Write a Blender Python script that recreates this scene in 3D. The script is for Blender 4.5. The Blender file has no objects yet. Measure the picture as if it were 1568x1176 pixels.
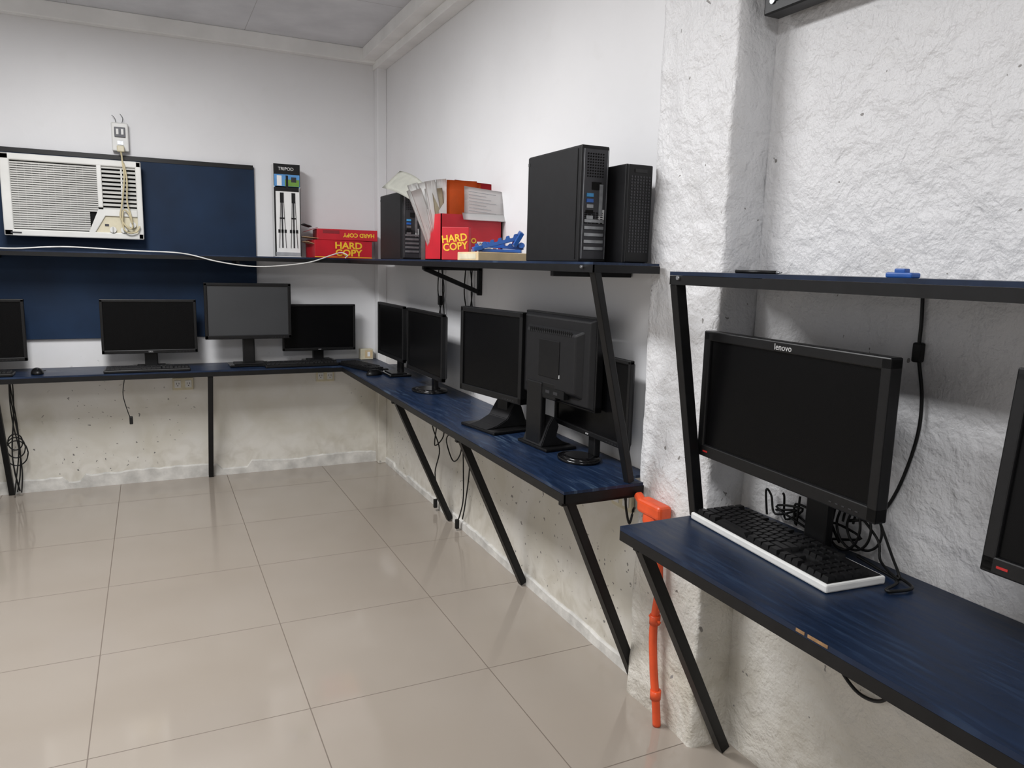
import bpy, bmesh, math, random
from mathutils import Vector, Matrix, noise
random.seed(4)
ZOOM=None
scene=bpy.context.scene
# ---------------------------------------------------------------- materials
def newmat(name):
    m=bpy.data.materials.new(name); m.use_nodes=True; nt=m.node_tree
    return m,nt,nt.nodes['Principled BSDF']
def N(nt,t,**k):
    n=nt.nodes.new(t)
    for a,b in k.items(): setattr(n,a,b)
    return n
def setin(n,**k):
    for a,b in k.items(): n.inputs[a].default_value=b
def ramp(nt,src,p0,c0,p1,c1):
    r=N(nt,'ShaderNodeValToRGB'); e=r.color_ramp.elements
    e[0].position=p0; e[0].color=c0; e[1].position=p1; e[1].color=c1
    nt.links.new(src,r.inputs[0]); return r.outputs[0]
def mixc(nt,f,a,b,mode='MIX'):
    m=N(nt,'ShaderNodeMix',data_type='RGBA',blend_type=mode)
    for s,v in ((0,f),(6,a),(7,b)):
        if isinstance(v,(float,int,tuple)): m.inputs[s].default_value=v
        else: nt.links.new(v,m.inputs[s])
    return m.outputs[2]
def math_(nt,op,a,b=0.0,c=0.0):
    m=N(nt,'ShaderNodeMath',operation=op)
    for i,v in enumerate((a,b,c)):
        if isinstance(v,(float,int)): m.inputs[i].default_value=v
        else: nt.links.new(v,m.inputs[i])
    return m.outputs[0]
def col(c): return (c[0],c[1],c[2],1)
def mat(name,c,rough=.5,metal=0,var=.15,scale=20,bump=0,bscale=200,spec=.5,stretch=None,coat=0):
    m,nt,b=newmat(name)
    tc=N(nt,'ShaderNodeTexCoord'); mp=N(nt,'ShaderNodeMapping'); nt.links.new(tc.outputs['Object'],mp.inputs[0])
    if stretch: mp.inputs['Scale'].default_value=stretch
    n=N(nt,'ShaderNodeTexNoise'); n.inputs['Scale'].default_value=scale; n.inputs['Detail'].default_value=5
    nt.links.new(mp.outputs[0],n.inputs['Vector'])
    lo=tuple(x*(1-var) for x in c)+(1,); hi=tuple(min(1,x*(1+var)) for x in c)+(1,)
    nt.links.new(ramp(nt,n.outputs[0],.3,lo,.7,hi),b.inputs['Base Color'])
    setin(b,Roughness=rough,Metallic=metal); b.inputs['Specular IOR Level'].default_value=spec
    if coat: b.inputs['Coat Weight'].default_value=coat
    if bump:
        n2=N(nt,'ShaderNodeTexNoise'); n2.inputs['Scale'].default_value=bscale; nt.links.new(mp.outputs[0],n2.inputs['Vector'])
        bp=N(nt,'ShaderNodeBump'); bp.inputs['Strength'].default_value=bump; bp.inputs['Distance'].default_value=.002
        nt.links.new(n2.outputs[0],bp.inputs['Height']); nt.links.new(bp.outputs[0],b.inputs['Normal'])
    return m
def deskmat(name,axis,base=(.0075,.019,.050),scuff=.5):
    """blue stained ply with long worn streaks along the board"""
    m,nt,b=newmat(name)
    tc=N(nt,'ShaderNodeTexCoord'); mp=N(nt,'ShaderNodeMapping'); nt.links.new(tc.outputs['Object'],mp.inputs[0])
    mp.inputs['Scale'].default_value=(22,2.2,1) if axis=='y' else (2.2,22,1)
    n=N(nt,'ShaderNodeTexNoise'); setin(n,Scale=3,Detail=8,Roughness=.65,Distortion=.4); nt.links.new(mp.outputs[0],n.inputs['Vector'])
    n2=N(nt,'ShaderNodeTexNoise'); setin(n2,Scale=3.5,Detail=3); nt.links.new(tc.outputs['Object'],n2.inputs['Vector'])
    c=ramp(nt,n.outputs[0],.35,col(tuple(x*.65 for x in base)),.62,col(tuple(x*1.25 for x in base)))
    s=math_(nt,'MULTIPLY',ramp(nt,n.outputs[0],.54,(0,0,0,1),.64,(1,1,1,1)),ramp(nt,n2.outputs[0],.40,(0,0,0,1),.60,(scuff,scuff,scuff,1)))
    c=mixc(nt,s,c,(.050,.080,.125,1))
    nt.links.new(c,b.inputs['Base Color']); b.inputs['Specular IOR Level'].default_value=.35
    nt.links.new(ramp(nt,n.outputs[0],.3,(.30,.30,.30,1),.7,(.50,.50,.50,1)),b.inputs['Roughness'])
    bp=N(nt,'ShaderNodeBump'); bp.inputs['Strength'].default_value=.25; bp.inputs['Distance'].default_value=.001
    nt.links.new(n.outputs[0],bp.inputs['Height']); nt.links.new(bp.outputs[0],b.inputs['Normal'])
    return m
def wallmat(name,base=(.79,.79,.80),rough_b=.25,bscale=18,low=True,dist=.01,chips=.0,lowtop=.95,grime=.2):
    m,nt,b=newmat(name)
    g=N(nt,'ShaderNodeNewGeometry'); sx=N(nt,'ShaderNodeSeparateXYZ'); nt.links.new(g.outputs['Position'],sx.inputs[0])
    def noi(s,d=4,dis=0):
        n=N(nt,'ShaderNodeTexNoise'); setin(n,Scale=s,Detail=d,Distortion=dis); nt.links.new(g.outputs['Position'],n.inputs['Vector']); return n.outputs[0]
    c=ramp(nt,noi(1.6),.3,col(tuple(x*.93 for x in base)),.7,col(base))
    c=mixc(nt,ramp(nt,noi(9,6,.5),.58,(0,0,0,1),.85,(grime,grime,grime,1)),c,col((base[0]*.80,base[1]*.785,base[2]*.75)))
    if low:
        zz=math_(nt,'ADD',sx.outputs[2],math_(nt,'MULTIPLY',noi(5),.25))
        f=ramp(nt,zz,lowtop-.35,(1,1,1,1),lowtop,(0,0,0,1))
        lowc=ramp(nt,noi(3.0,6,.8),.35,(.60,.57,.49,1),.62,(.72,.70,.65,1))
        c=mixc(nt,f,c,lowc)
        f2=ramp(nt,zz,.12,(.75,.75,.75,1),.42,(0,0,0,1))
        c=mixc(nt,f2,c,ramp(nt,noi(11,6,1),.35,(.44,.40,.33,1),.6,(.66,.63,.57,1)))
        v=noi(42,2,.1); mask=ramp(nt,v,.68,(0,0,0,1),.695,(1,1,1,1))
        area=ramp(nt,noi(1.5,0),.52,(0,0,0,1),.58,(1,1,1,1))
        mm=math_(nt,'MULTIPLY',math_(nt,'MULTIPLY',mask,area),f)
        c=mixc(nt,mm,c,(.18,.17,.16,1))
    if chips:
        mask=ramp(nt,noi(30,2,.4),.735,(0,0,0,1),.745,(1,1,1,1))
        c=mixc(nt,mask,c,(.25,.24,.23,1))
    nt.links.new(c,b.inputs['Base Color']); setin(b,Roughness=.42)
    h=math_(nt,'ADD',noi(bscale,8,.3),math_(nt,'MULTIPLY',noi(bscale*5,3),.25))
    if chips: h=math_(nt,'ADD',h,math_(nt,'MULTIPLY',noi(bscale*.35,4,.6),1.6))
    bp=N(nt,'ShaderNodeBump'); bp.inputs['Strength'].default_value=rough_b; bp.inputs['Distance'].default_value=dist
    nt.links.new(h,bp.inputs['Height']); nt.links.new(bp.outputs[0],b.inputs['Normal'])
    return m
def floormat():
    m,nt,b=newmat('floor_tile_glazed')
    g=N(nt,'ShaderNodeNewGeometry'); sx=N(nt,'ShaderNodeSeparateXYZ'); nt.links.new(g.outputs['Position'],sx.inputs[0])
    def line(o,off):
        f=math_(nt,'FRACT',math_(nt,'DIVIDE',math_(nt,'ADD',o,off),.6))
        d=math_(nt,'ABSOLUTE',math_(nt,'SUBTRACT',f,.5))
        return math_(nt,'GREATER_THAN',d,.4972)
    L=math_(nt,'MAXIMUM',line(sx.outputs[0],.38+6),line(sx.outputs[1],.39+12))
    n=N(nt,'ShaderNodeTexNoise'); setin(n,Scale=1.4,Detail=3); nt.links.new(g.outputs['Position'],n.inputs['Vector'])
    c=ramp(nt,n.outputs[0],.3,(.325,.282,.235,1),.7,(.360,.318,.272,1))
    c=mixc(nt,L,c,(.14,.11,.085,1))
    n2=N(nt,'ShaderNodeTexNoise'); setin(n2,Scale=6,Detail=6); nt.links.new(g.outputs['Position'],n2.inputs['Vector'])
    nt.links.new(c,b.inputs['Base Color'])
    r=ramp(nt,n2.outputs[0],.3,(.07,.07,.07,1),.75,(.13,.13,.13,1))
    nt.links.new(mixc(nt,L,r,(.8,.8,.8,1)),b.inputs['Roughness'])
    b.inputs['Specular IOR Level'].default_value=.9
    bp=N(nt,'ShaderNodeBump'); bp.inputs['Strength'].default_value=.3; bp.inputs['Distance'].default_value=.002; bp.invert=True
    nt.links.new(L,bp.inputs['Height']); nt.links.new(bp.outputs[0],b.inputs['Normal'])
    return m
def ceilmat():
    m,nt,b=newmat('ceiling_board')
    g=N(nt,'ShaderNodeNewGeometry'); sx=N(nt,'ShaderNodeSeparateXYZ'); nt.links.new(g.outputs['Position'],sx.inputs[0])
    def line(o,off,p):
        f=math_(nt,'FRACT',math_(nt,'DIVIDE',math_(nt,'ADD',o,off),p))
        return math_(nt,'GREATER_THAN',math_(nt,'ABSOLUTE',math_(nt,'SUBTRACT',f,.5)),.498)
    L=math_(nt,'MAXIMUM',line(sx.outputs[0],12.5,.9),line(sx.outputs[1],12.9,1.2))
    n=N(nt,'ShaderNodeTexNoise'); setin(n,Scale=5,Detail=7); nt.links.new(g.outputs['Position'],n.inputs['Vector'])
    c=ramp(nt,n.outputs[0],.3,(.60,.61,.64,1),.7,(.72,.73,.76,1))
    nt.links.new(mixc(nt,L,c,(.45,.45,.46,1)),b.inputs['Base Color']); setin(b,Roughness=.8)
    return m
M_wall=wallmat('painted_plaster_smooth',rough_b=.15,bscale=9,dist=.006)
M_rough=wallmat('painted_plaster_rough',base=(.74,.74,.75),rough_b=.75,bscale=24,dist=.014,chips=1,lowtop=.9,grime=.5)
M_floor=floormat(); M_ceil=ceilmat()
M_trim=mat('painted_trim',(.84,.84,.83),.6,var=.06,scale=6,bump=.2,bscale=40)
M_cement=mat('cement_skirting',(.60,.585,.55),.85,var=.22,scale=14,bump=.6,bscale=90)
M_blue=deskmat('blue_stained_plywood','y',scuff=.9)
M_bluex=deskmat('blue_stained_plywood_x','x')
M_blue2=deskmat('blue_painted_board','y',base=(.0050,.0145,.040),scuff=.2)
M_panel=mat('navy_painted_panel',(.0060,.021,.054),.6,var=.3,scale=3,bump=.1,bscale=20,spec=.25)
M_iron=mat('black_angle_iron',(.005,.005,.0055),.42,var=.3,scale=30,spec=.3)
M_blk=mat('black_plastic',(.0060,.0060,.0065),.38,var=.15,scale=60,bump=.08,bscale=900,spec=.3)
M_blk2=mat('black_matte_plastic',(.008,.008,.009),.55,var=.15,scale=60,spec=.3)
M_gloss=mat('gloss_black_plastic',(.005,.005,.0055),.12,var=.1,spec=.4)
M_scr=mat('lcd_screen_dark',(.0030,.0030,.0033),.25,var=.05,scale=4,spec=.12)
M_scr_glare=mat('lcd_screen_painted_glare',(.036,.038,.041),.42,var=.08,scale=4)  # glare on the dark screen painted in as a lighter grey base colour
M_pc=mat('pc_case_black_steel',(.007,.007,.008),.45,var=.2,scale=50,bump=.1,bscale=700,spec=.3)
M_steel=mat('galvanised_steel',(.33,.34,.35),.38,metal=.85,var=.25,scale=40)
M_dgrey=mat('dark_grey_metal',(.05,.05,.055),.4,metal=.5)
M_white=mat('white_plastic',(.72,.72,.70),.4,var=.06)
M_cream=mat('aged_cream_plastic',(.62,.57,.42),.45,var=.12)
M_acw=mat('ac_white_plastic',(.72,.72,.69),.42,var=.08,scale=6)
M_acg=mat('ac_grille_grey',(.40,.40,.38),.5,var=.1)
M_dark=mat('dark_recess',(.006,.006,.006),.8,spec=.2)
M_red=mat('red_cardboard',(.50,.010,.022),.42,var=.15,scale=8)
M_redd=mat('dark_red_cardboard',(.22,.008,.014),.5,var=.15)
M_orange=mat('orange_folder',(.80,.14,.015),.5,var=.1)
M_pipe=mat('orange_conduit',(.72,.085,.02),.38,var=.2,scale=12,bump=.3,bscale=60)
M_yel=mat('yellow_print',(.85,.52,.03),.5,var=.05)
M_paper=mat('white_paper',(.84,.84,.83),.7,var=.03)
M_paper2=mat('grey_paper',(.62,.62,.56),.7,var=.08)
M_card=mat('brown_cardboard',(.42,.28,.15),.75,var=.15,scale=30)
M_tan=mat('tan_carton',(.60,.46,.27),.7,var=.1)
M_wood=mat('bare_wood_chip',(.26,.15,.07),.8,var=.3,scale=60)
M_bplast=mat('blue_plastic',(.02,.10,.38),.35,var=.15)
M_cable=mat('black_cable_rubber',(.008,.008,.008),.45,spec=.3)
M_wcable=mat('white_cable_rubber',(.70,.70,.68),.45)
M_ccable=mat('cream_cable_rubber',(.55,.48,.30),.45)
M_green=mat('green_print',(.16,.32,.05),.5); M_sky=mat('blue_print',(.10,.30,.62),.5); M_grey=mat('grey_print',(.35,.36,.38),.5)
M_redled=mat('red_badge',(.35,.01,.01),.4); M_lgrey=mat('light_grey_print',(.5,.5,.5),.5)
M_skyp=mat('teal_ports',(.05,.25,.5),.5)
M_gdk=mat('dark_green_plastic',(.006,.05,.025),.4)
# ---------------------------------------------------------------- builder
class B:
    def __init__(s,name): s.name=name; s.bm=bmesh.new(); s.mats=[]
    def mi(s,m):
        if m not in s.mats: s.mats.append(m)
        return s.mats.index(m)
    def add(s,tb,m,M=None,smooth=False):
        i=s.mi(m)
        if M is not None: bmesh.ops.transform(tb,matrix=M,verts=tb.verts)
        for f in tb.faces: f.material_index=i; f.smooth=smooth
        me=bpy.data.meshes.new('t'); tb.to_mesh(me); tb.free(); s.bm.from_mesh(me); bpy.data.meshes.remove(me)
    def box(s,c,d,m,rot=(0,0,0),bev=0,M=None,seg=2,taper=None):
        tb=bmesh.new(); bmesh.ops.create_cube(tb,size=1)
        for v in tb.verts:
            if taper and v.co.y>0: v.co.x*=taper; v.co.z*=taper
            v.co=Vector((v.co.x*d[0],v.co.y*d[1],v.co.z*d[2]))
        if bev: bmesh.ops.bevel(tb,geom=tb.edges[:],offset=bev,segments=seg,affect='EDGES',profile=.5)
        X=Matrix.Translation(c)
        if any(rot): X=X@Matrix.Rotation(rot[2],4,'Z')@Matrix.Rotation(rot[1],4,'Y')@Matrix.Rotation(rot[0],4,'X')
        s.add(tb,m,(M@X) if M is not None else X)
    def bb(s,x0,x1,y0,y1,z0,z1,m,bev=0,M=None):
        s.box(((x0+x1)/2,(y0+y1)/2,(z0+z1)/2),(abs(x1-x0),abs(y1-y0),abs(z1-z0)),m,bev=bev,M=M)
    def cyl(s,c,r,h,m,axis='Z',seg=24,r2=None,sc=(1,1,1),M=None,smooth=True,bev=0):
        tb=bmesh.new(); bmesh.ops.create_cone(tb,cap_ends=True,segments=seg,radius1=r,radius2=r if r2 is None else r2,depth=h)
        X=Matrix.Translation(c)
        if axis=='X': X=X@Matrix.Rotation(math.pi/2,4,'Y')
        if axis=='Y': X=X@Matrix.Rotation(math.pi/2,4,'X')
        X=X@Matrix.Diagonal((sc[0],sc[1],sc[2],1))
        i=s.mi(m)
        big=[f for f in tb.faces if len(f.verts)>4]
        for f in tb.faces: f.smooth=smooth; f.material_index=i
        for f in big: f.smooth=False
        bmesh.ops.transform(tb,matrix=(M@X) if M is not None else X,verts=tb.verts)
        me=bpy.data.meshes.new('t'); tb.to_mesh(me); tb.free(); s.bm.from_mesh(me); bpy.data.meshes.remove(me)
    def bar(s,a,b,w,m,d=None,bev=.002):
        a=Vector(a); b=Vector(b); v=b-a
        q=v.to_track_quat('Z','Y').to_matrix().to_4x4()
        s.box((0,0,0),(w,d or w,v.length),m,bev=bev,M=Matrix.Translation((a+b)/2)@q)
    def angle(s,a,b,w,m,t=.004,flip=1):
        a=Vector(a); b=Vector(b); v=b-a
        q=v.to_track_quat('Z','Y').to_matrix().to_4x4(); M=Matrix.Translation((a+b)/2)@q
        s.box((0,0,0),(w,t,v.length),m,M=M); s.box((flip*(w-t)/2,w/2,0),(t,w,v.length),m,M=M)
    def tube(s,pts,r,m,seg=8,sub=6,closed=False):
        P=[Vector(p) for p in pts]; Q=[]
        for i in range(len(P)-1):
            p0=P[i-1] if i else P[0]; p1=P[i]; p2=P[i+1]; p3=P[i+2] if i+2<len(P) else P[-1]
            for k in range(sub):
                t=k/sub; Q.append(.5*((2*p1)+(p2-p0)*t+(2*p0-5*p1+4*p2-p3)*t*t+(-p0+3*p1-3*p2+p3)*t**3))
        Q.append(P[-1]); i=s.mi(m); rings=[]
        up=Vector((.31,.2,.93))
        for k,q in enumerate(Q):
            d=(Q[min(k+1,len(Q)-1)]-Q[max(k-1,0)])
            if d.length<1e-9: d=Vector((0,0,1))
            d.normalize(); a=d.cross(up)
            if a.length<.05: a=d.cross(Vector((1,0,0)))
            a.normalize(); b=d.cross(a)
            rings.append([s.bm.verts.new(q+(a*math.cos(6.28318*j/seg)+b*math.sin(6.28318*j/seg))*r) for j in range(seg)])
        for A,C in zip(rings,rings[1:]):
            for j in range(seg):
                f=s.bm.faces.new((A[j],A[(j+1)%seg],C[(j+1)%seg],C[j])); f.smooth=True; f.material_index=i
        for A in (rings[0],rings[-1]):
            f=s.bm.faces.new(A); f.material_index=i
    def prism(s,pts,d,m,M,bev=0):
        tb=bmesh.new(); a=[tb.verts.new((p[0],0,p[1])) for p in pts]; c=[tb.verts.new((p[0],d,p[1])) for p in pts]
        tb.faces.new(a); tb.faces.new(c[::-1]); n=len(pts)
        for k in range(n): tb.faces.new((a[k],c[k],c[(k+1)%n],a[(k+1)%n]))
        bmesh.ops.recalc_face_normals(tb,faces=tb.faces)
        if bev: bmesh.ops.bevel(tb,geom=tb.edges[:],offset=bev,segments=2,affect='EDGES')
        s.add(tb,m,M)
    def sheet(s,w,h,m,M,bend=.0,nx=8,twist=0.0,th=.0006):
        tb=bmesh.new(); g=[]
        for j in range(nx+1):
            row=[]
            for i in range(nx+1):
                x=(i/nx-.5)*w; z=j/nx*h; y=bend*(j/nx)**2+twist*(i/nx-.5)*(j/nx)
                row.append(tb.verts.new((x,y,z)))
            g.append(row)
        for j in range(nx):
            for i in range(nx): tb.faces.new((g[j][i],g[j][i+1],g[j+1][i+1],g[j+1][i]))
        bmesh.ops.solidify(tb,geom=tb.faces[:],thickness=th)
        s.add(tb,m,M,smooth=True)
    def text(s,body,size,m,M,ext=.0004,bold=0,sx=1,align='CENTER'):
        c=bpy.data.curves.new('t','FONT'); c.body=body; c.size=size; c.extrude=ext; c.align_x=align; c.align_y='CENTER'; c.offset=bold; c.resolution_u=3
        c.space_line=.8
        o=bpy.data.objects.new('t',c); scene.collection.objects.link(o)
        bpy.context.view_layer.update()
        me=o.to_mesh(); tb=bmesh.new(); tb.from_mesh(me); o.to_mesh_clear()
        bpy.data.objects.remove(o); bpy.data.curves.remove(c)
        s.add(tb,m,M@Matrix.Rotation(math.pi/2,4,'X')@Matrix.Diagonal((sx,1,1,1)))
    def done(s,loc=(0,0,0),rz=0,recalc=False):
        me=bpy.data.meshes.new(s.name)
        s.bm.to_mesh(me); s.bm.free()
        for m in s.mats: me.materials.append(m)
        o=bpy.data.objects.new(s.name,me); scene.collection.objects.link(o)
        o.location=loc; o.rotation_euler=(0,0,rz); return o
T=Matrix.Translation
def RZ(a): return Matrix.Rotation(a,4,'Z')
def RX(a): return Matrix.Rotation(a,4,'X')
def RY(a): return Matrix.Rotation(a,4,'Y')
# ---------------------------------------------------------------- room
def simple(name,x0,x1,y0,y1,z0,z1,m,bev=0):
    b=B(name); b.bb(x0,x1,y0,y1,z0,z1,m,bev); return b.done()
simple('floor',-3.6,.3,-7.2,.15,-.1,0,M_floor)
simple('ceiling',-3.6,.3,-7.2,.15,2.69,2.8,M_ceil)
simple('wall_back',-3.6,.3,0,.15,0,2.69,M_wall)
simple('wall_right',.05,.3,-3.1,0,0,2.69,M_wall)
simple('wall_right_near',.10,.3,-7.2,-3.42,0,2.69,M_rough)
simple('wall_left',-3.75,-3.6,-7.2,.15,0,2.69,M_wall)
simple('wall_front',-3.6,.3,-7.35,-7.2,0,2.69,M_wall)
simple('wall_corner_pier',-.01,.05,-.08,0,0,2.58,M_wall,.004)
simple('trim_back',-3.6,.05,-.06,0,2.605,2.69,M_trim,.004)
b=B('trim_right'); b.bb(-.10,.05,-7.2,-.0,2.62,2.69,M_trim,.003); b.bb(-.02,.05,-3.1,-.0,2.575,2.62,M_trim,.003); b.done()
def pillar():
    bm=bmesh.new(); x0,x1,y0,y1,H=-.02,.3,-3.42,-3.09,2.69
    nz=260
    prof=[]
    for k in range(13): prof.append((x1-(x1-x0)*k/12,y0))
    for k in range(1,29): prof.append((x0,y0+(y1-y0)*k/28))
    for k in range(1,5): prof.append((x0+(x1-x0)*k/4,y1))
    rows=[]
    for j in range(nz+1):
        z=H*j/nz; row=[]
        for (x,y) in prof:
            p=Vector((x,y,z)); d=noise.noise_vector(p*6)*.005+noise.noise_vector(p*17)*.0034+noise.noise_vector(p*55)*.0014
            q=p+d
            if abs(x-x0)<1e-6 and (abs(y-y0)<1e-6 or abs(y-y1)<1e-6): q+=Vector((.005,.005 if y==y0 else -.005,0))
            q.z=z; row.append(bm.verts.new(q))
        rows.append(row)
    for a,c in zip(rows,rows[1:]):
        for i in range(len(prof)-1):
            f=bm.faces.new((a[i],c[i],c[i+1],a[i+1])); f.smooth=True
    bmesh.ops.recalc_face_normals(bm,faces=bm.faces)
    me=bpy.data.meshes.new('wall_pillar'); bm.to_mesh(me); bm.free(); me.materials.append(M_rough)
    o=bpy.data.objects.new('wall_pillar',me); scene.collection.objects.link(o)
pillar()
def skirting(name,a,b_,n,hgt,th,seed):
    a=Vector(a); e=Vector(b_)-a; L=e.length; e.normalize(); n=Vector(n)
    bb=B(name); k=int(L/.03); tb=bmesh.new(); rows=[]
    for i in range(k+1):
        p=a+e*(L*i/k); h=hgt*(1+.22*noise.noise(Vector((i*.11,seed,0)))+.12*noise.noise(Vector((i*.6,seed,3))))
        if noise.noise(Vector((i*.13,seed,9)))>.42: h*=.55
        t=th*(1+.25*noise.noise(Vector((i*.3,seed,5))))
        rows.append([tb.verts.new(p),tb.verts.new(p+n*t),tb.verts.new(p+n*t+Vector((0,0,h-.006))),tb.verts.new(p+n*(t*.5)+Vector((0,0,h))),tb.verts.new(p+Vector((0,0,h)))])
    for A,C in zip(rows,rows[1:]):
        for j in range(4): tb.faces.new((A[j],A[j+1],C[j+1],C[j]))
    bmesh.ops.recalc_face_normals(tb,faces=tb.faces); bb.add(tb,M_cement); bb.done()
skirting('baseboard_back',(-3.6,0,0),(-.01,0,0),(0,-1,0),.08,.016,1.3)
skirting('baseboard_right',(.05,-.08,0),(.05,-3.09,0),(-1,0,0),.045,.012,4.7)
# ---------------------------------------------------------------- desks & shelves
DZ=.72
def rim(b,a,c,z0,z1,t=.004,n=(0,0),m=None):
    a=Vector((a[0],a[1],0)); c=Vector((c[0],c[1],0)); d=c-a; ang=math.atan2(d.y,d.x)
    b.box(((a.x+c.x)/2,(a.y+c.y)/2,(z0+z1)/2),(d.length+t,t,z1-z0),m or M_iron,rot=(0,0,ang))
b=B('computer_desk')
b.bb(-.312,-.035,-3.143,-.343,DZ-.009,DZ,M_blue); b.bb(-.035,.045,-3.07,-.343,DZ-.009,DZ,M_blue)
b.bb(-2.95,-.012,-.343,-.003,DZ-.0093,DZ-.0003,M_bluex)
for a,c in (((-.31,-3.14),(-.31,-.34)),((-.31,-3.14),(-.035,-3.14)),((-2.95,-.34),(-.31,-.34))):
    rim(b,a,c,DZ-.036,DZ-.0095,t=.006)
b.bb(-.31,-.275,-3.14,-.34,DZ-.036,DZ-.032,M_iron); b.bb(-2.95,-.31,-.34,-.305,DZ-.036,DZ-.032,M_iron)
for y in (-1.37,-2.25,-3.10):
    b.angle((-.292,y,DZ-.034),(.016,y+.02,.006),.028,M_iron,flip=-1)
    b.bar((-.30,y,DZ-.045),(.045 if y>-3 else -.035,y,DZ-.045),.022,M_iron)
for x in (-1.075,-2.13):
    b.bar((x,-.322,DZ-.034),(x,-.03,.006),.028,M_iron)
    b.bar((x,-.33,DZ-.045),(x,-.005,DZ-.045),.022,M_iron)
b.done()
b=B('computer_desk')
b.bb(-.321,.095,-6.4,-3.445,DZ-.011,DZ,M_blue2)
rim(b,(-.318,-6.4),(-.318,-3.448),DZ-.037,DZ-.0115,t=.006); rim(b,(-.318,-3.448),(.09,-3.448),DZ-.037,DZ-.0115,t=.006)
b.bb(-.318,-.283,-6.4,-3.448,DZ-.037,DZ-.033,M_iron)
for y in (-3.485,-4.9,-6.2):
    b.angle((-.30,y,DZ-.034),(.045,y+.02,.006),.028,M_iron,flip=-1)
    b.bar((-.30,y,DZ-.045),(.09,y,DZ-.045),.022,M_iron)
for y,l in ((-4.075,.045),(-4.035,.02)): b.box((-.3212,y,DZ-.004),(.002,l,.006),M_wood)
b.done()
SZ=1.38
b=B('storage_shelf')
b.bb(-.259,-.035,-3.163,-.307,SZ-.007,SZ,M_blue); b.bb(-.035,.045,-3.07,-.307,SZ-.007,SZ,M_blue)
b.bb(-2.95,-.012,-.307,-.030,SZ-.0073,SZ-.0003,M_bluex)
rim(b,(-.257,-3.16),(-.257,-.305),SZ-.029,SZ-.0075,t=.006); rim(b,(-.257,-3.16),(-.035,-3.16),SZ-.029,SZ-.0075,t=.006)
rim(b,(-2.95,-.305),(-.257,-.305),SZ-.029,SZ-.0075,t=.006)
b.bar((-.245,-3.15,SZ-.02),(-.075,-3.125,DZ+.002),.024,M_iron)
for y in (-1.67,-2.9):
    b.bar((-.245,y,SZ-.035),(.045,y,SZ-.035),.02,M_iron)
b.bar((-.235,-1.67,SZ-.04),(.035,-1.67,1.235),.02,M_iron); b.bar((.038,-1.67,SZ-.03),(.038,-1.67,1.22),.02,M_iron)
b.cyl((-.262,-3.11,SZ-.014),.004,.012,M_steel,axis='X')
for x in (-.9,-2.1): b.bar((x,-.29,SZ-.035),(x,-.030,SZ-.035),.02,M_iron)
b.done()
b=B('storage_shelf')
NZ=1.360
b.bb(-.204,.095,-6.4,-3.436,NZ-.009,NZ,M_blue2)
rim(b,(-.20,-6.4),(-.20,-3.438),NZ-.032,NZ-.0095,t=.006); rim(b,(-.20,-3.438),(.09,-3.438),NZ-.032,NZ-.0095,t=.006)
b.bb(-.20,-.165,-6.4,-3.438,NZ-.032,NZ-.028,M_iron)
b.bar((-.187,-3.447,NZ-.03),(-.085,-3.455,DZ+.002),.028,M_iron)
b.cyl((-.204,-3.47,NZ-.015),.005,.008,M_steel,axis='X')
for y in (-4.95,-6.2): b.bar((-.19,y,NZ-.04),(.09,y,NZ-.04),.02,M_iron)
b.done()
# ---------------------------------------------------------------- panel + AC
b=B('navy_plywood_panel'); b.bb(-2.35,-.765,-.022,-.001,.885,1.915,M_panel,.002); b.bb(-2.35,-.77,-.0255,-.0222,1.90,1.925,M_iron); b.done()
b=B('window_air_conditioner')
X0,X1,Z0,Z1=-2.055,-1.385,1.455,1.885; YF=-.13
b.bb(X0+.01,X1-.01,-.10,-.027,Z0+.01,Z1-.01,M_acg)
fr=.035
b.bb(X0,X1,YF,-.09,Z1-fr,Z1,M_acw,.006); b.bb(X0,X1,YF,-.09,Z0,Z0+fr,M_acw,.006)
b.bb(X0,X0+.045,YF,-.09,Z0,Z1,M_acw,.006); b.bb(X1-.03,X1,YF,-.09,Z0,Z1,M_acw,.006)
b.bb(X0+.04,X1-.02,-.1015,-.0985,Z0+.03,Z1-.03,M_dark)
XM=-1.595
b.bb(XM-.012,XM+.012,YF,-.09,Z0+.17,Z1-.03,M_acw,.004)
n=30
for i in range(n):
    z=Z0+.045+(Z1-Z0-.09)*i/(n-1); xr=XM-.012 if z>Z0+.15 else XM-.055
    b.box(((X0+.045+xr)/2,-.113,z),(xr-X0-.045,.012,.0058),M_acw,rot=(.35,0,0))
for i in range(11):
    x=X0+.075+i*.034
    if x<XM-.05: b.bb(x-.0012,x+.0012,-.112,-.108,Z0+.04,Z1-.04,M_acg)
n=11
for i in range(n):
    z=Z0+.165+(Z1-Z0-.205)*i/(n-1)
    b.box(((XM+.012+X1-.03)/2,-.112,z),(X1-.03-XM-.012,.016,.007),M_acw,rot=(.5,0,0))
b.bb(-1.49,-1.482,-.118,-.104,Z0+.16,Z1-.04,M_acw)
b.prism([(XM-.065,Z0+.03),(XM-.035,Z0+.03),(XM+.02,Z0+.125),(X1-.03,Z0+.125),(X1-.03,Z0+.16),(XM-.012,Z0+.16)],.035,M_acw,T((0,YF,0)),.002)
b.prism([(XM-.035,Z0+.03),(X1-.03,Z0+.03),(X1-.03,Z0+.125),(XM+.02,Z0+.125)],.02,M_cream,T((0,YF+.012,0)))
for x,z in ((-1.54,1.505),(-1.485,1.505),(-1.44,1.535)):
    b.cyl((x,-.128,z),.017,.02,M_acw,axis='Y'); b.box((x,-.140,z),(.006,.008,.028),M_acg)
b.box((-1.57,-.1195,1.53),(.02,.002,.012),M_dgrey)
b.box((-2.00,-.1315,1.472),(.05,.002,.008),M_dgrey)
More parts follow.
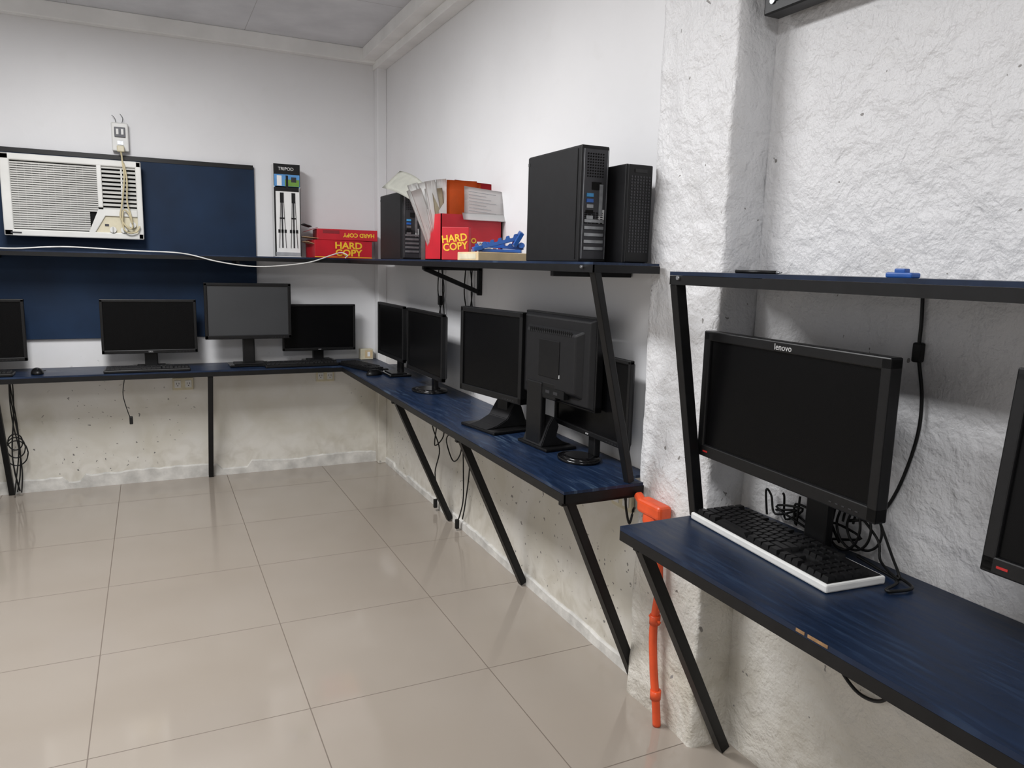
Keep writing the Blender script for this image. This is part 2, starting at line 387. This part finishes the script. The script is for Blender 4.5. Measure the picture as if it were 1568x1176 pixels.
b.done()
b=B('socket_box')
b.bb(-1.525,-1.44,-.05,-.001,1.945,2.10,M_white,.006)
b.bb(-1.510,-1.455,-.056,-.05,2.02,2.075,M_dgrey,.002); b.box((-1.495,-.058,2.05),(.012,.004,.03),M_white); b.box((-1.47,-.058,2.05),(.012,.004,.03),M_white)
b.box((-1.482,-.052,1.99),(.03,.004,.02),M_steel)
b.box((-1.482,-.07,1.955),(.038,.04,.035),M_cream,bev=.006)
b.tube([(-1.50,-.03,2.10),(-1.505,-.03,2.125),(-1.52,-.03,2.14)],.0015,M_cable); b.tube([(-1.47,-.03,2.10),(-1.465,-.03,2.13),(-1.478,-.03,2.15)],.0015,M_cable)
b.done()
b=B('power_cord')
b.tube([(-1.482,-.075,1.936),(-1.478,-.11,1.91),(-1.475,-.150,1.87),(-1.47,-.155,1.80),(-1.478,-.155,1.72),(-1.49,-.155,1.64),(-1.50,-.155,1.585),(-1.49,-.155,1.55),(-1.46,-.155,1.515),(-1.44,-.155,1.53),(-1.46,-.155,1.60),(-1.485,-.155,1.61),(-1.488,-.155,1.52),(-1.46,-.155,1.49),(-1.42,-.152,1.50),(-1.405,-.150,1.53)],.0045,M_ccable)
b.tube([(-1.47,-.15,1.87),(-1.458,-.155,1.78),(-1.462,-.158,1.66),(-1.448,-.158,1.59),(-1.442,-.158,1.54)],.0045,M_ccable)
b.done()
def outlet():
    b=B('electrical_outlet'); b.box((0,-.008,0),(.118,.015,.075),M_cream,bev=.004)
    for dx in (-.03,.03):
        b.box((dx,-.0165,0),(.036,.004,.045),M_white,bev=.0015)
        for e in (-.007,.007): b.box((dx+e,-.0188,.004),(.0025,.001,.011),M_dark)
        b.cyl((dx,-.0188,-.01),.003,.001,M_dark,axis='Y',seg=10)
    return b
outlet().done((-1.213,-.001,.597)); outlet().done((-.35,-.001,.612))
outlet().done((.049,-2.93,.60),-math.pi/2)
# ---------------------------------------------------------------- monitors
def monitor(w,h,zb,loc,yaw,tilt=0,stand='rect',scr=None,bez=.016,brand=None,baseoff=0,bw=.2,bd=.17,neckoff=0,thick=.022,badge=False,neckw=None,nx=0,label=False,nt=.45):
    """screen faces local -Y; base sits on desk at local z=0; zb = height of bottom of the panel"""
    scr=scr or M_scr
    b=B('computer_monitor')
    X=T((0,0,zb+h/2))@RX(-tilt)
    t=thick
    b.box((0,0,h/2-bez/2),(w,t,bez),M_blk,bev=.003,M=X); b.box((0,0,-h/2+bez*.65),(w,t,bez*1.3),M_blk,bev=.003,M=X)
    b.box((-w/2+bez/2,0,0),(bez,t,h-.002),M_blk,bev=.003,M=X); b.box((w/2-bez/2,0,0),(bez,t,h-.002),M_blk,bev=.003,M=X)
    b.box((0,.002,0),(w-bez,t-.01,h-bez),scr,M=X)
    b.box((0,t/2+.008,0),(w*.985,.018,h*.97),M_blk2,bev=.004,M=X,taper=.93)
    b.box((0,t/2+.026,-.005),(w*.80,.024,h*.74),M_blk2,bev=.006,M=X,taper=.86)
    b.box((0,t/2+.039,0),(.13,.004,.13),M_blk,bev=.002,M=X)
    for i in range(22):
        b.box((-.13+i*.0124,t/2+.0375,h*.30),(.005,.002,.018),M_dark,M=X)
    b.box((0,t/2+.030,-h*.37),(w*.45,.02,.028),M_dark,M=X)
    for dx,mm in ((-.05,M_dgrey),(0,M_dgrey),(.06,M_steel)): b.box((dx,t/2+.036,-h*.37),(.026,.010,.010),mm,M=X)
    if label: b.box((-w*.10,t/2+.0385,-.055),(.045,.001,.012),M_paper,M=X)
    if brand: b.text(brand,.020 if brand=='lenovo' else .011,M_lgrey,X@T((0,-t/2-.0004,h/2-bez*.55 if brand=='lenovo' else -h/2+bez*.62)))
    if badge: b.box((-w/2+.035,-t/2-.0004,-h/2+bez*.62),(.018,.001,.004),M_redled,M=X)
    for i in range(5): b.box((w/2-.045-i*.017,-t/2-.0003,-h/2+bez*.5),(.007,.0012,.0022),M_dgrey,M=X)
    ny=t/2+.045+neckoff
    if stand!='none':
        b.box((nx,ny,(zb+h*nt)/2+.006),(neckw or (.07 if stand!='disc' else .045),.024,zb+h*nt),M_blk,bev=.006)
        b.box((nx*.5,(ny+t/2)/2+.004,zb+h*nt-.02),(.09+abs(nx),abs(ny-t/2)+.004,.06),M_blk,bev=.005)
    by=ny-.03+baseoff
    if stand=='disc':
        b.cyl((0,by,.005),bw/2,.010,M_gloss,seg=48,sc=(1,.8,1)); b.cyl((0,by,.013),bw/2*.97,.006,M_gloss,seg=48,r2=bw/2*.6,sc=(1,.8,1))
    elif stand=='rect':
        b.box((nx,by,.007),(bw,bd,.013),M_gloss,bev=.005,seg=3); b.box((nx,by,.016),(bw*.75,bd*.7,.006),M_blk,bev=.002)
    elif stand=='wedge':
        b.box((nx,by,.006),(bw,bd,.012),M_blk,bev=.004)
        tb=[(-bd/2,.012),(bd/2,.012),(bd/2-.03,.09),(bd/2-.05,.12),(bd/2-.075,.085),(0,.045),(-bd/4,.022)]
        b.prism([(p[0],p[1]) for p in tb],.13,M_blk2,T((.065+nx,by,0))@RZ(math.pi/2),.003)
    return b.done(loc,yaw)
H90=-math.pi/2
monitor(.50,.335,.065,(-2.235,-.18,DZ),0,stand='rect',bd=.14)
monitor(.50,.31,.09,(-1.38,-.175,DZ),0,stand='rect',brand='DELL',bd=.14)
monitor(.495,.335,.165,(-.84,-.20,DZ),0,stand='rect',scr=M_scr_glare,bez=.018,bw=.24)
monitor(.46,.295,.075,(-.405,-.12,DZ),0,stand='rect',bez=.014,brand='acer',bd=.13)
monitor(.50,.31,.10,(-.13,-.79,DZ),H90,stand='rect',bw=.2,bd=.13)
monitor(.54,.325,.085,(-.13,-1.38,DZ),H90,stand='disc',bw=.22)
monitor(.43,.345,.130,(-.165,-2.29,DZ),math.radians(-80),stand='wedge',bw=.24,bd=.20,thick=.035,bez=.02)
monitor(.45,.31,.175,(-.085,-2.70,DZ),math.radians(94),stand='wedge',bw=.20,bd=.13,thick=.028,baseoff=-.02,neckw=.10,nx=.085,label=True,nt=.20,neckoff=-.012)
monitor(.47,.285,.08,(-.045,-2.835,DZ),H90,stand='disc',bez=.014,thick=.016,brand='acer',bw=.17,baseoff=-.03,neckoff=-.03)
monitor(.570,.322,.172,(-.105,-3.742,DZ),H90-.066,stand='rect',bez=.024,brand='lenovo',thick=.03,bw=.16,bd=.06,neckoff=.075,badge=True)
monitor(.54,.335,.170,(-.13,-4.512,DZ),H90,tilt=.10,stand='rect',bez=.022,thick=.03,bw=.22,bd=.16,badge=True)
# ---------------------------------------------------------------- keyboards & mice
def keyboard(loc,yaw,L=.44,D=.155,body=None,keys=None,th=.016,tiltx=0):
    body=body or M_blk; keys=keys or M_blk2
    b=B('computer_keyboard'); R0=RX(tiltx)
    b.box((0,0,.001+th/2),(L,D,th),body,bev=.004,M=R0); b.box((0,0,.001+th),(L-.012,D-.014,.002),M_blk,M=R0)
    k=(L-.020)/22.7; ky=(D-.022)/6.15
    def key(x,y,w,d):
        tb=bmesh.new(); bmesh.ops.create_cube(tb,size=1)
        for v in tb.verts:
            s=.78 if v.co.z>0 else 1
            v.co=Vector((v.co.x*w*s,v.co.y*d*s,v.co.z*.010))
        b.add(tb,keys,R0@T((x,y,.0065+th)))
    x0=-L/2+.010; y0=D/2-.010-ky/2
    for r in range(6):
        y=y0-(r*ky+(.10*ky if r else 0))
        if r==5: ks=[1.25,1.25,1.25,6.1,1.25,1.25,1.25,1.4]
        elif r==0: ks=[1,-.8,1,1,1,1,-.5,1,1,1,1,-.5,1,1,1,1.2]
        else:
            f=[0,1,1.5,1.8,2.3][r]; n=[0,13,12,11,10][r]; ks=[f]+[1]*n; ks.append(15-sum(ks))
        x=x0
        for q in ks:
            if q>0: key(x+q*k/2,y,q*k-.0013,ky-.0013)
            x+=abs(q)*k
        for i in range(3):
            if r in (0,1,2,5) or (r==4 and i==1): key(x0+(15.3+i+.5)*k,y,k-.0013,ky-.0013)
        if r>0:
            for i in range(4): key(x0+(18.65+i+.5)*k,y,k-.0013,ky-.0013)
    return b.done(loc,yaw)
keyboard((-1.40,-.278,DZ),0,D=.12); keyboard((-.55,-.27,DZ),.03,D=.125); keyboard((-2.26,-.275,DZ),0,D=.11)
keyboard((-.215,-.47,DZ),math.radians(-75),L=.40,D=.125)
keyboard((-.056,-3.712,DZ),H90-.085,L=.480,D=.160,body=M_white,keys=M_blk,th=.018,tiltx=0)
def mouse(loc,yaw):
    b=B('computer_mouse'); tb=bmesh.new(); bmesh.ops.create_uvsphere(tb,u_segments=20,v_segments=12,radius=1)
    for v in tb.verts:
        v.co.x*=.030*(1-.15*v.co.y); v.co.y*=.052; v.co.z=max(v.co.z,-.15)*.030
    b.add(tb,M_blk,T((0,0,.0045)),smooth=True); b.cyl((0,-.028,.028),.006,.006,M_dgrey,axis='X',seg=14); b.box((0,-.03,.030),(.001,.03,.004),M_dark)
    b.tube([(0,.05,.008),(.01,.07,.004),(.04,.08,.004),(.05,.10,.004)],.0018,M_cable); return b.done(loc,yaw)
mouse((-1.94,-.24,DZ),.2); mouse((-.225,-.77,DZ),-1.2)
# ---------------------------------------------------------------- PC towers on shelf
def tower(loc,w,d,h):
    b=B('computer_tower'); b.box((0,0,h/2),(w,d,h),M_pc,bev=.004)
    y=-d/2
    b.box((0,-.002,h-.001),(w*.96,d*.98,.004),M_pc,bev=.001)
    b.box((-w/2-.0005,-d*.44,h*.5),(.002,.003,h*.95),M_dark)
    b.box((-w/2-.0005,d*.47,h*.93),(.002,.012,.010),M_dgrey)
    b.box((0,y-.001,h/2),(w*.9,.003,h*.94),M_dgrey)
    for j in range(9):
        for i in range(7):
            b.cyl((-w*.28+i*w*.09,y-.0032,h*.80+j*.008-.02),.0025,.002,M_dark,axis='Y',seg=6)
    b.box((w*.05,y-.004,h*.66),(.03,.004,.022),M_dark)
    for i,mm in enumerate((M_skyp,M_bplast,M_steel,M_dark,M_steel)): b.box((-w*.18,y-.004,h*.58-i*.016),(.022,.006,.010),mm)
    b.box((w*.2,y-.004,h*.54),(.012,.006,.09),M_steel)
    for i in range(5): b.box((0,y-.004,h*.12+i*.020),(w*.7,.004,.010),M_steel,bev=.001)
    b.box((w*.25,y-.0035,h*.40),(.02,.002,.04),M_lgrey)
    for s in (-1,1): b.box((s*w*.42,y-.002,h*.5),(.002,.004,h*.94),M_steel)
    for j in range(6):
        for i in range(5): b.box((-w*.3+i*w*.14,y-.0035,h*.34+j*.006),(w*.09,.002,.003),M_dark)
    return b.done(loc,0)
tower((-.170,-1.085,SZ),.10,.40,.335)
tower((-.175,-2.845,SZ),.095,.345,.335)
b=B('computer_tower')
w,d,h=.085,.29,.283
b.box((0,0,h/2),(w,d,h),M_pc,bev=.004); b.box((0,-d/2-.006,h/2),(w*.98,.014,h*.985),M_blk,bev=.003)
for j in range(26):
    for i in range(7): b.cyl((-w*.36+i*w*.12,-d/2-.0135,h*.12+j*h*.03),.0032,.002,M_dgrey,axis='Y',seg=6)
b.box((0,-d/2-.0135,h*.93),(w*.5,.003,.010),M_gloss); b.box((0,d/2+.001,h*.5),(w*.9,.003,h*.9),M_steel)
b.done((-.073,-2.945,SZ))
# ---------------------------------------------------------------- tripod box
b=B('tripod_box'); w,d,h=.155,.09,.555
b.box((0,0,h/2),(w,d,h),M_paper,bev=.002)
y=-d/2-.0006
b.box((0,y,h*.88),(w,.0012,h*.235),M_blk2); b.box((w/2+.0004,0,h/2),(.001,d,h),M_paper2); b.box((-w*.47,y-.0002,h*.38),(w*.06,.0012,h*.74),M_blk2); b.box((w*.49,y-.0002,h*.38),(w*.03,.0012,h*.74),M_blk2)
b.text('TRIPOD',.026,M_paper,T((-.005,y-.0008,h*.945)))
b.box((0,y-.0004,h*.82),(w*.96,.0012,.075),M_sky); b.box((.03,y-.0008,h*.80),(.085,.0012,.04),M_green); b.box((-.045,y-.0008,h*.82),(.028,.0012,.06),M_paper); b.box((.0,y-.0012,h*.815),(.014,.0012,.07),M_blk2); b.box((.04,y-.0012,h*.835),(.03,.0012,.03),M_dgrey)
b.box((0,y-.0004,h*.735),(w*.9,.0012,.03),M_blk2)
b.box((-.032,y-.001,h*.64),(.022,.002,.06),M_blk2); b.box((.036,y-.001,h*.64),(.022,.002,.06),M_blk2)
for cx in (-.032,.036):
    for dx in (-.020,0,.020):
        b.bar((cx+dx*.4,y-.001,h*.62),(cx+dx,y-.001,h*.10),.0085,M_dgrey,d=.0015,bev=0)
        b.box((cx+dx*.9,y-.001,h*.28),(.013,.0015,.02),M_blk2)
    b.box((cx,y-.001,h*.42),(.03,.0015,.008),M_blk2)
b.box((0,y-.0004,.018),(w*.92,.0012,.022),M_grey)
b.done((-.592,-.105,SZ))
# ---------------------------------------------------------------- paper boxes
b=B('paper_ream_box'); b.box((0,0,.055),(.36,.22,.108),M_red,bev=.002)
b.text('HARD\nCOPY',.055,M_yel,T((.03,-.1108,.055)),bold=.0015,sx=1.15)
b.box((0,-.1102,.008),(.36,.001,.004),M_yel); b.box((-.195,-.02,.09),(.05,.16,.003),M_card,rot=(0,.3,0))
b.box((.1805,0,.055),(.001,.2,.09),M_redd); b.done((-.285,-.165,SZ),.06)
b=B('paper_ream_box'); b.box((0,0,.034),(.37,.21,.066),M_red,bev=.002)
b.text('HARD COPY',.034,M_yel,T((.07,-.1058,.034))@RY(math.pi),bold=.001)
b.box((-.215,0,.060),(.075,.2,.003),M_redd,rot=(0,-.35,0)); b.box((-.24,-.03,.085),(.05,.17,.004),M_blk2,rot=(0,.3,0)); b.box((-.22,-.02,.012),(.09,.18,.003),M_card,rot=(0,.08,0))
b.box((-.1,-.1055,.05),(.1,.001,.02),M_redd); b.done((-.245,-.16,SZ+.110),-.07)
b=B('paper_storage_box')
w,d,h,t=.285,.20,.195,.004
b.bb(-w/2,w/2,-d/2,-d/2+t,0,h,M_red); b.bb(-w/2,w/2,d/2-t,d/2,0,h,M_red); b.bb(-w/2,-w/2+t,-d/2,d/2,0,h,M_red); b.bb(w/2-t,w/2,-d/2,d/2,0,h,M_red); b.bb(-w/2,w/2,-d/2,d/2,0,.004,M_red)
b.bb(-w/2+.004,w/2-.004,-d/2+.004,d/2-.004,.004,.15,M_paper2)
y=-d/2-.0008
b.text('TO',.03,M_yel,T((.0,y,.085)),bold=.001); b.box((.075,y,.058),(.10,.0012,.05),M_paper); b.text('PAPER ONE',.015,M_dgrey,T((.075,y-.001,.073)))
b.cyl((.05,y-.001,.052),.008,.001,M_dgrey,axis='Y',seg=14); b.box((.08,y-.001,.05),(.022,.001,.014),M_grey); b.box((.11,y-.001,.05),(.016,.001,.014),M_redd); b.box((-.03,y,.035),(.09,.0012,.028),M_paper)
b.sheet(.14,.32,M_orange,T((-.030,-.060,.02))@RY(-.02)@RX(.02))
b.sheet(.15,.315,M_orange,T((-.010,-.02,.025))@RY(.03)@RX(-.02))
b.sheet(.20,.32,M_red,T((.055,.02,.03))@RY(.05)@RX(-.06))
b.sheet(.19,.29,M_redd,T((.05,.04,.03))@RY(.02)@RX(-.05))
for i in range(13):
    a=-.40+.025*i
    b.sheet(.045,.30+.02*math.sin(i*1.7),M_paper if i%7!=3 else M_cream,T((-.105+.001*i,.060-.009*i,.025))@RY(a)@RZ(-.35+.12*math.sin(i*2.1))@RX(.06*math.sin(i)),bend=.02*math.sin(i*2.3),twist=.02*math.cos(i*3))
X=T((.055,-d/2-.006,.178))@RY(.08)@RX(-.12)
b.sheet(.19,.135,M_paper,X,bend=.015)
for i in range(7): b.box((-.01-.012*(i%3),-.0012+.00031*i*i,.030+i*.014),(.13-.024*(i%3),.0006,.002),M_grey,M=X)
b.sheet(.225,.035,M_paper,T((.065,-d/2-.022,.172))@RX(-.75),bend=-.008)
tb=bmesh.new(); g=[]
r0=(Vector((-.125,.03,.14)),Vector((-.05,.03,.15))); r1=(Vector((-.150,.18,.285)),Vector((-.07,.28,.40))); r2=(Vector((-.22,.53,.345)),Vector((-.12,.56,.435)))
for j in range(15):
    s=j/14; row=[]
    for i in range(7):
        q=i/6; A=r0[0].lerp(r0[1],q); Bq=r1[0].lerp(r1[1],q); Cq=r2[0].lerp(r2[1],q)
        row.append(tb.verts.new(A*(1-s)**2+Bq*2*s*(1-s)+Cq*s*s))
    g.append(row)
for j in range(14):
    for i in range(6): tb.faces.new((g[j][i],g[j][i+1],g[j+1][i+1],g[j+1][i]))
bmesh.ops.solidify(tb,geom=tb.faces[:],thickness=.0015); b.add(tb,M_paper2,None,True)
b.done((-.100,-1.80,SZ),0)
b=B('paper_ream_pack'); b.box((0,0,.068),(.115,.045,.135),M_red,bev=.003)
b.text('HARD\nCOPY',.042,M_yel,T((-.002,-.0232,.072))@RY(-.12),bold=.001,sx=.95); b.box((0,0,.1355),(.113,.043,.001),M_redd); b.done((-.205,-1.99,SZ),-.62)
b=B('small_carton'); b.box((0,0,.016),(.235,.19,.032),M_tan,bev=.002); b.box((-.02,0,.0325),(.16,.17,.001),M_card); b.box((-.1178,0,.016),(.001,.15,.02),M_cream); b.done((-.13,-2.21,SZ),.05)
b=B('blue_plastic_clamp')
def jag(x0,x1,n,z,hh):
    p=[(x0,z)]
    for i in range(n): a=x0+(x1-x0)*(i+.2)/n; c=x0+(x1-x0)*(i+.6)/n; p+=[(a,z+hh),(c,z+hh),(c,z+hh*.55),(x0+(x1-x0)*(i+1)/n,z+hh*.55)]
    return p+[(x1,z)]
b.prism(jag(-.10,.09,6,0,.026),.02,M_bplast,T((0,0,.030))@RZ(.1)@RY(-.26),.0015)
b.prism(jag(-.09,.07,5,0,.022),.018,M_bplast,T((.02,.045,.016))@RZ(-.15)@RY(.05),.0015)
b.box((.07,.02,.055),(.018,.05,.06),M_bplast,rot=(.2,.5,.3),bev=.003); b.box((-.09,.01,.014),(.035,.05,.018),M_bplast,rot=(0,-.2,.3),bev=.003)
b.cyl((.085,.03,.03),.011,.05,M_bplast,axis='Y',seg=16); b.box((.0,.03,.007),(.17,.05,.012),M_bplast,bev=.002)
b.done((-.12,-2.235,SZ+.0335),-.55)
b=B('socket_adapter_box'); b.box((0,0,.035),(.085,.05,.07),M_cream,bev=.003); b.box((.012,-.0256,.036),(.05,.002,.05),M_tan); b.box((.012,-.027,.036),(.018,.002,.03),M_paper); b.done((-.085,-.05,DZ))
b=B('blue_plastic_cap'); b.box((0,0,.005),(.03,.05,.010),M_bplast,bev=.003); b.box((0,.002,.013),(.018,.02,.008),M_bplast,bev=.002); b.done((-.14,-4.03,NZ),.1)
b=B('pen'); b.cyl((0,0,.004),.004,.11,M_blk,axis='Y',seg=12); b.cyl((0,-.062,.004),.004,.014,M_steel,axis='Y',r2=.001,seg=12); b.done((-.10,-3.62,NZ),.2)
# ---------------------------------------------------------------- waste bin (left)
b=B('waste_bin'); b.cyl((0,0,.16),.105,.32,M_gdk,seg=40,r2=.135); b.cyl((0,0,.318),.142,.022,M_gdk,seg=40); b.cyl((0,0,.3295),.128,.002,M_dark,seg=40); b.done((-2.245,-.50,0))
# ---------------------------------------------------------------- orange conduit
b=B('orange_conduit_pipe')
b.box((-.052,-3.225,.664),(.05,.115,.044),M_pipe,bev=.012,seg=3); b.box((-.060,-3.165,.680),(.025,.035,.022),M_pipe,bev=.007,rot=(.6,0,0)); b.box((-.052,-3.22,.630),(.038,.06,.05),M_pipe,bev=.012,rot=(.15,0,0))
b.tube([(-.050,-3.245,.65),(-.050,-3.255,.56),(-.046,-3.262,.42),(-.052,-3.256,.30),(-.050,-3.265,.18),(-.050,-3.285,.08),(-.045,-3.29,.002)],.0125,M_pipe,seg=14)
for z,y in ((.565,-3.255),(.33,-3.258),(.10,-3.282)): b.cyl((-.050,y,z),.0165,.028,M_pipe,seg=16)
b.bar((-.05,-3.285,.33),(-.05,-3.23,.33),.007,M_pipe); b.done()
# ---------------------------------------------------------------- TV at top right
b=B('flat_television'); b.box((0,0,.30),(.05,.95,.60),M_blk,bev=.004); b.box((-.026,0,.30),(.004,.90,.55),M_scr); b.box((.035,0,.30),(.03,.4,.3),M_iron)
b.cyl((-.027,.445,.028),.008,.004,M_steel,axis='X'); b.done((.048,-3.925,1.985))
# ---------------------------------------------------------------- cables
def cable(pts,r=.003,m=None,name='hanging_cable',plug=None):
    b=B(name); b.tube(pts,r,m or M_cable)
    for p in (plug or []): b.box(p,(.018,.018,.045),m or M_cable,bev=.004)
    return b.done()
cable([(-2.9,-.315,1.40),(-2.3,-.318,1.395),(-2.02,-.318,1.386),(-1.85,-.318,1.398),(-1.72,-.318,1.402),(-1.45,-.32,1.392),(-1.20,-.322,1.385),(-1.02,-.326,1.345),(-.85,-.328,1.322),(-.70,-.327,1.325),(-.50,-.322,1.352),(-.36,-.318,1.40),(-.30,-.30,1.415),(-.27,-.33,1.40),(-.29,-.36,1.385)],.0035,M_wcable,'white_cable')
cable([(-1.52,-.352,DZ-.035),(-1.53,-.352,.60),(-1.51,-.35,.50),(-1.50,-.345,.47)],.0025,plug=[(-1.497,-.345,.455)])
def bundle(x,y,ztop,zbot,n,spread,name='cable_bundle',ax=0):
    b=B(name)
    for i in range(n):
        ph=random.random()*6; pts=[]
        for k in range(8):
            t=k/7; o=math.sin(ph+t*5)*spread*(.4+t); q=math.cos(ph*2+t*4)*spread*.5*t
            pts.append((x+(o if ax==0 else q),y+(q if ax==0 else o),ztop+(zbot-ztop)*t+.02*random.random()))
        b.tube(pts,.0035,M_cable)
    for i in range(3):
        c=[]; zc=ztop+(zbot-ztop)*(.55+.05*i); r=.035+.01*i
        for k in range(11):
            a=k/10*6.28; c.append((x+(math.cos(a)*r if ax==0 else .006*i),y+(.006*i if ax==0 else math.cos(a)*r),zc+math.sin(a)*r*1.3))
        b.tube(c,.0035,M_cable)
    b.done()
bundle(-2.085,-.10,DZ-.03,.02,5,.018)
b=B('cable_bundle')
for i,(y,dy) in enumerate(((-1.14,.03),(-1.17,-.03),(-1.20,.02),(-1.52,.03),(-1.57,-.02),(-1.60,.02))):
    b.tube([(.03,y,SZ-.02),(.035,y+dy,1.22),(.032,y-dy,1.08),(.036,y+dy*.6,.95),(.03,y-dy*.3,.82),(.03,y,.75)],.0032,M_cable)
b.box((.03,-1.16,1.17),(.02,.03,.05),M_cable,bev=.004); b.done()
b=B('cable_bundle')
b.tube([(.03,-1.18,DZ-.03),(-.02,-1.20,.60),(.0,-1.14,.48),(.02,-1.20,.36),(.01,-1.16,.22),(.02,-1.18,.10),(.01,-1.17,.05)],.0035,M_cable); b.box((.01,-1.17,.045),(.02,.02,.05),M_cable,bev=.004)
b.tube([(.03,-1.23,DZ-.03),(.0,-1.16,.58),(.03,-1.24,.46),(.0,-1.18,.38),(-.01,-1.24,.52),(.02,-1.20,.66)],.0035,M_cable)
b.tube([(.03,-1.55,DZ-.03),(.02,-1.50,.60),(.03,-1.42,.50),(.03,-1.32,.47),(.03,-1.28,.42),(.03,-1.38,.34),(.03,-1.48,.40),(.03,-1.52,.52),(.03,-1.6,.6)],.0035,M_cable)
b.tube([(.03,-1.62,DZ-.03),(.0,-1.60,.50),(.02,-1.55,.35),(.01,-1.58,.20),(.02,-1.52,.10),(.01,-1.50,.04)],.0035,M_cable); b.box((.01,-1.50,.035),(.02,.02,.05),M_cable,bev=.004)
b.tube([(.03,-1.66,DZ-.03),(.02,-1.62,.52),(.02,-1.63,.36),(.02,-1.58,.16),(.015,-1.56,.08)],.0035,M_cable); b.done()
cable([(.04,-3.0,.585),(.0,-3.05,.60),(-.02,-3.06,.56),(-.04,-3.065,.62),(-.05,-3.075,.675)],.004)
b=B('monitor_power_cable')
b.tube([(.092,-3.905,NZ-.02),(.092,-3.91,1.27),(.092,-3.912,1.20),(.092,-3.93,1.11),(.09,-3.93,1.02),(.088,-3.90,.90),(.085,-3.86,.83),(.07,-3.80,.80)],.0038,M_cable); b.box((.09,-3.912,1.205),(.018,.020,.042),M_cable,bev=.004); b.done()
b=B('desk_cable_tangle')
for i in range(5):
    pts=[]; y0=-3.54-.05*i; r=random.random
    for k in range(6): pts.append((.072+.018*r(),y0-.03*k*(r()-.2),DZ+.012+.085*abs(math.sin(k*1.1+i))*(1-k/8)))
    b.tube(pts,.003,M_cable)
for i in range(3):
    c=[]; yc=-3.80-.022*i
    for k in range(12):
        a=k/11*6.28*1.1; c.append((.066+.008*i-.002*k,yc+math.cos(a)*.042,DZ+.072+math.sin(a)*(.058-.006*i)))
    b.tube(c,.003,M_cable)
b.tube([(.06,-3.84,DZ+.01),(.05,-3.90,DZ+.006),(.03,-3.965,DZ+.006),(-.03,-3.985,DZ+.006),(-.02,-3.998,DZ+.006),(.03,-4.0,DZ+.006),(.05,-3.95,DZ+.008)],.0035,M_cable)
b.tube([(.07,-3.83,DZ+.10),(.07,-3.88,DZ+.06),(.06,-3.90,DZ+.02),(.03,-3.97,DZ+.012),(.05,-3.93,DZ+.05),(.08,-3.86,DZ+.12)],.003,M_cable)
b.done()
cable([(.08,-3.76,DZ-.04),(.085,-3.765,.55),(.085,-3.79,.45),(.085,-3.85,.40),(.085,-3.91,.405),(.08,-3.95,.45),(.07,-3.98,.52)],.0045)
# ---------------------------------------------------------------- lights
def lamp(x,y,e):
    b=B('ceiling_light'); b.box((0,0,-.02),(.10,1.25,.04),M_white,bev=.004)
    m,nt,bs=newmat('lamp_tube_glow'); bs.inputs['Emission Color'].default_value=(1,.98,.95,1); bs.inputs['Emission Strength'].default_value=6
    for dx in (-.028,.028): b.cyl((dx,0,-.055),.014,1.18,m,axis='Y',seg=16)
    b.done((x,y,2.69))
    L=bpy.data.lights.new('tube_area','AREA'); L.shape='RECTANGLE'; L.size=.5; L.size_y=1.3; L.energy=e; L.color=(.99,.99,1)
    o=bpy.data.objects.new('ceiling_light_source',L); scene.collection.objects.link(o); o.location=(x,y,2.60)
lamp(-1.75,-2.2,82); lamp(-1.75,-5.2,47)
w=bpy.data.worlds.new('world'); scene.world=w; w.use_nodes=True; w.node_tree.nodes['Background'].inputs[0].default_value=(.8,.85,.9,1); w.node_tree.nodes['Background'].inputs[1].default_value=.3
# ---------------------------------------------------------------- camera
R=Vector((0.9017,-0.4317,0.0253)); F=Vector((.43,.8891,-.1567)).normalized()
R=(R-F*R.dot(F)).normalized(); U=R.cross(F)
cd=bpy.data.cameras.new('camera'); cam=bpy.data.objects.new('camera',cd); scene.collection.objects.link(cam)
cd.lens=26.29; cd.sensor_width=36; cd.clip_start=.02
if ZOOM:
    zx,zy,zf=ZOOM; cd.lens*=zf; cd.shift_x=(zx-784)/1568*zf; cd.shift_y=-(zy-588)/1568*zf
m=Matrix((R,U,-F)).transposed().to_4x4(); m.translation=Vector((-1.366,-4.956,1.365)); cam.matrix_world=m
scene.camera=cam
scene.view_settings.view_transform='Standard'; scene.view_settings.exposure=0
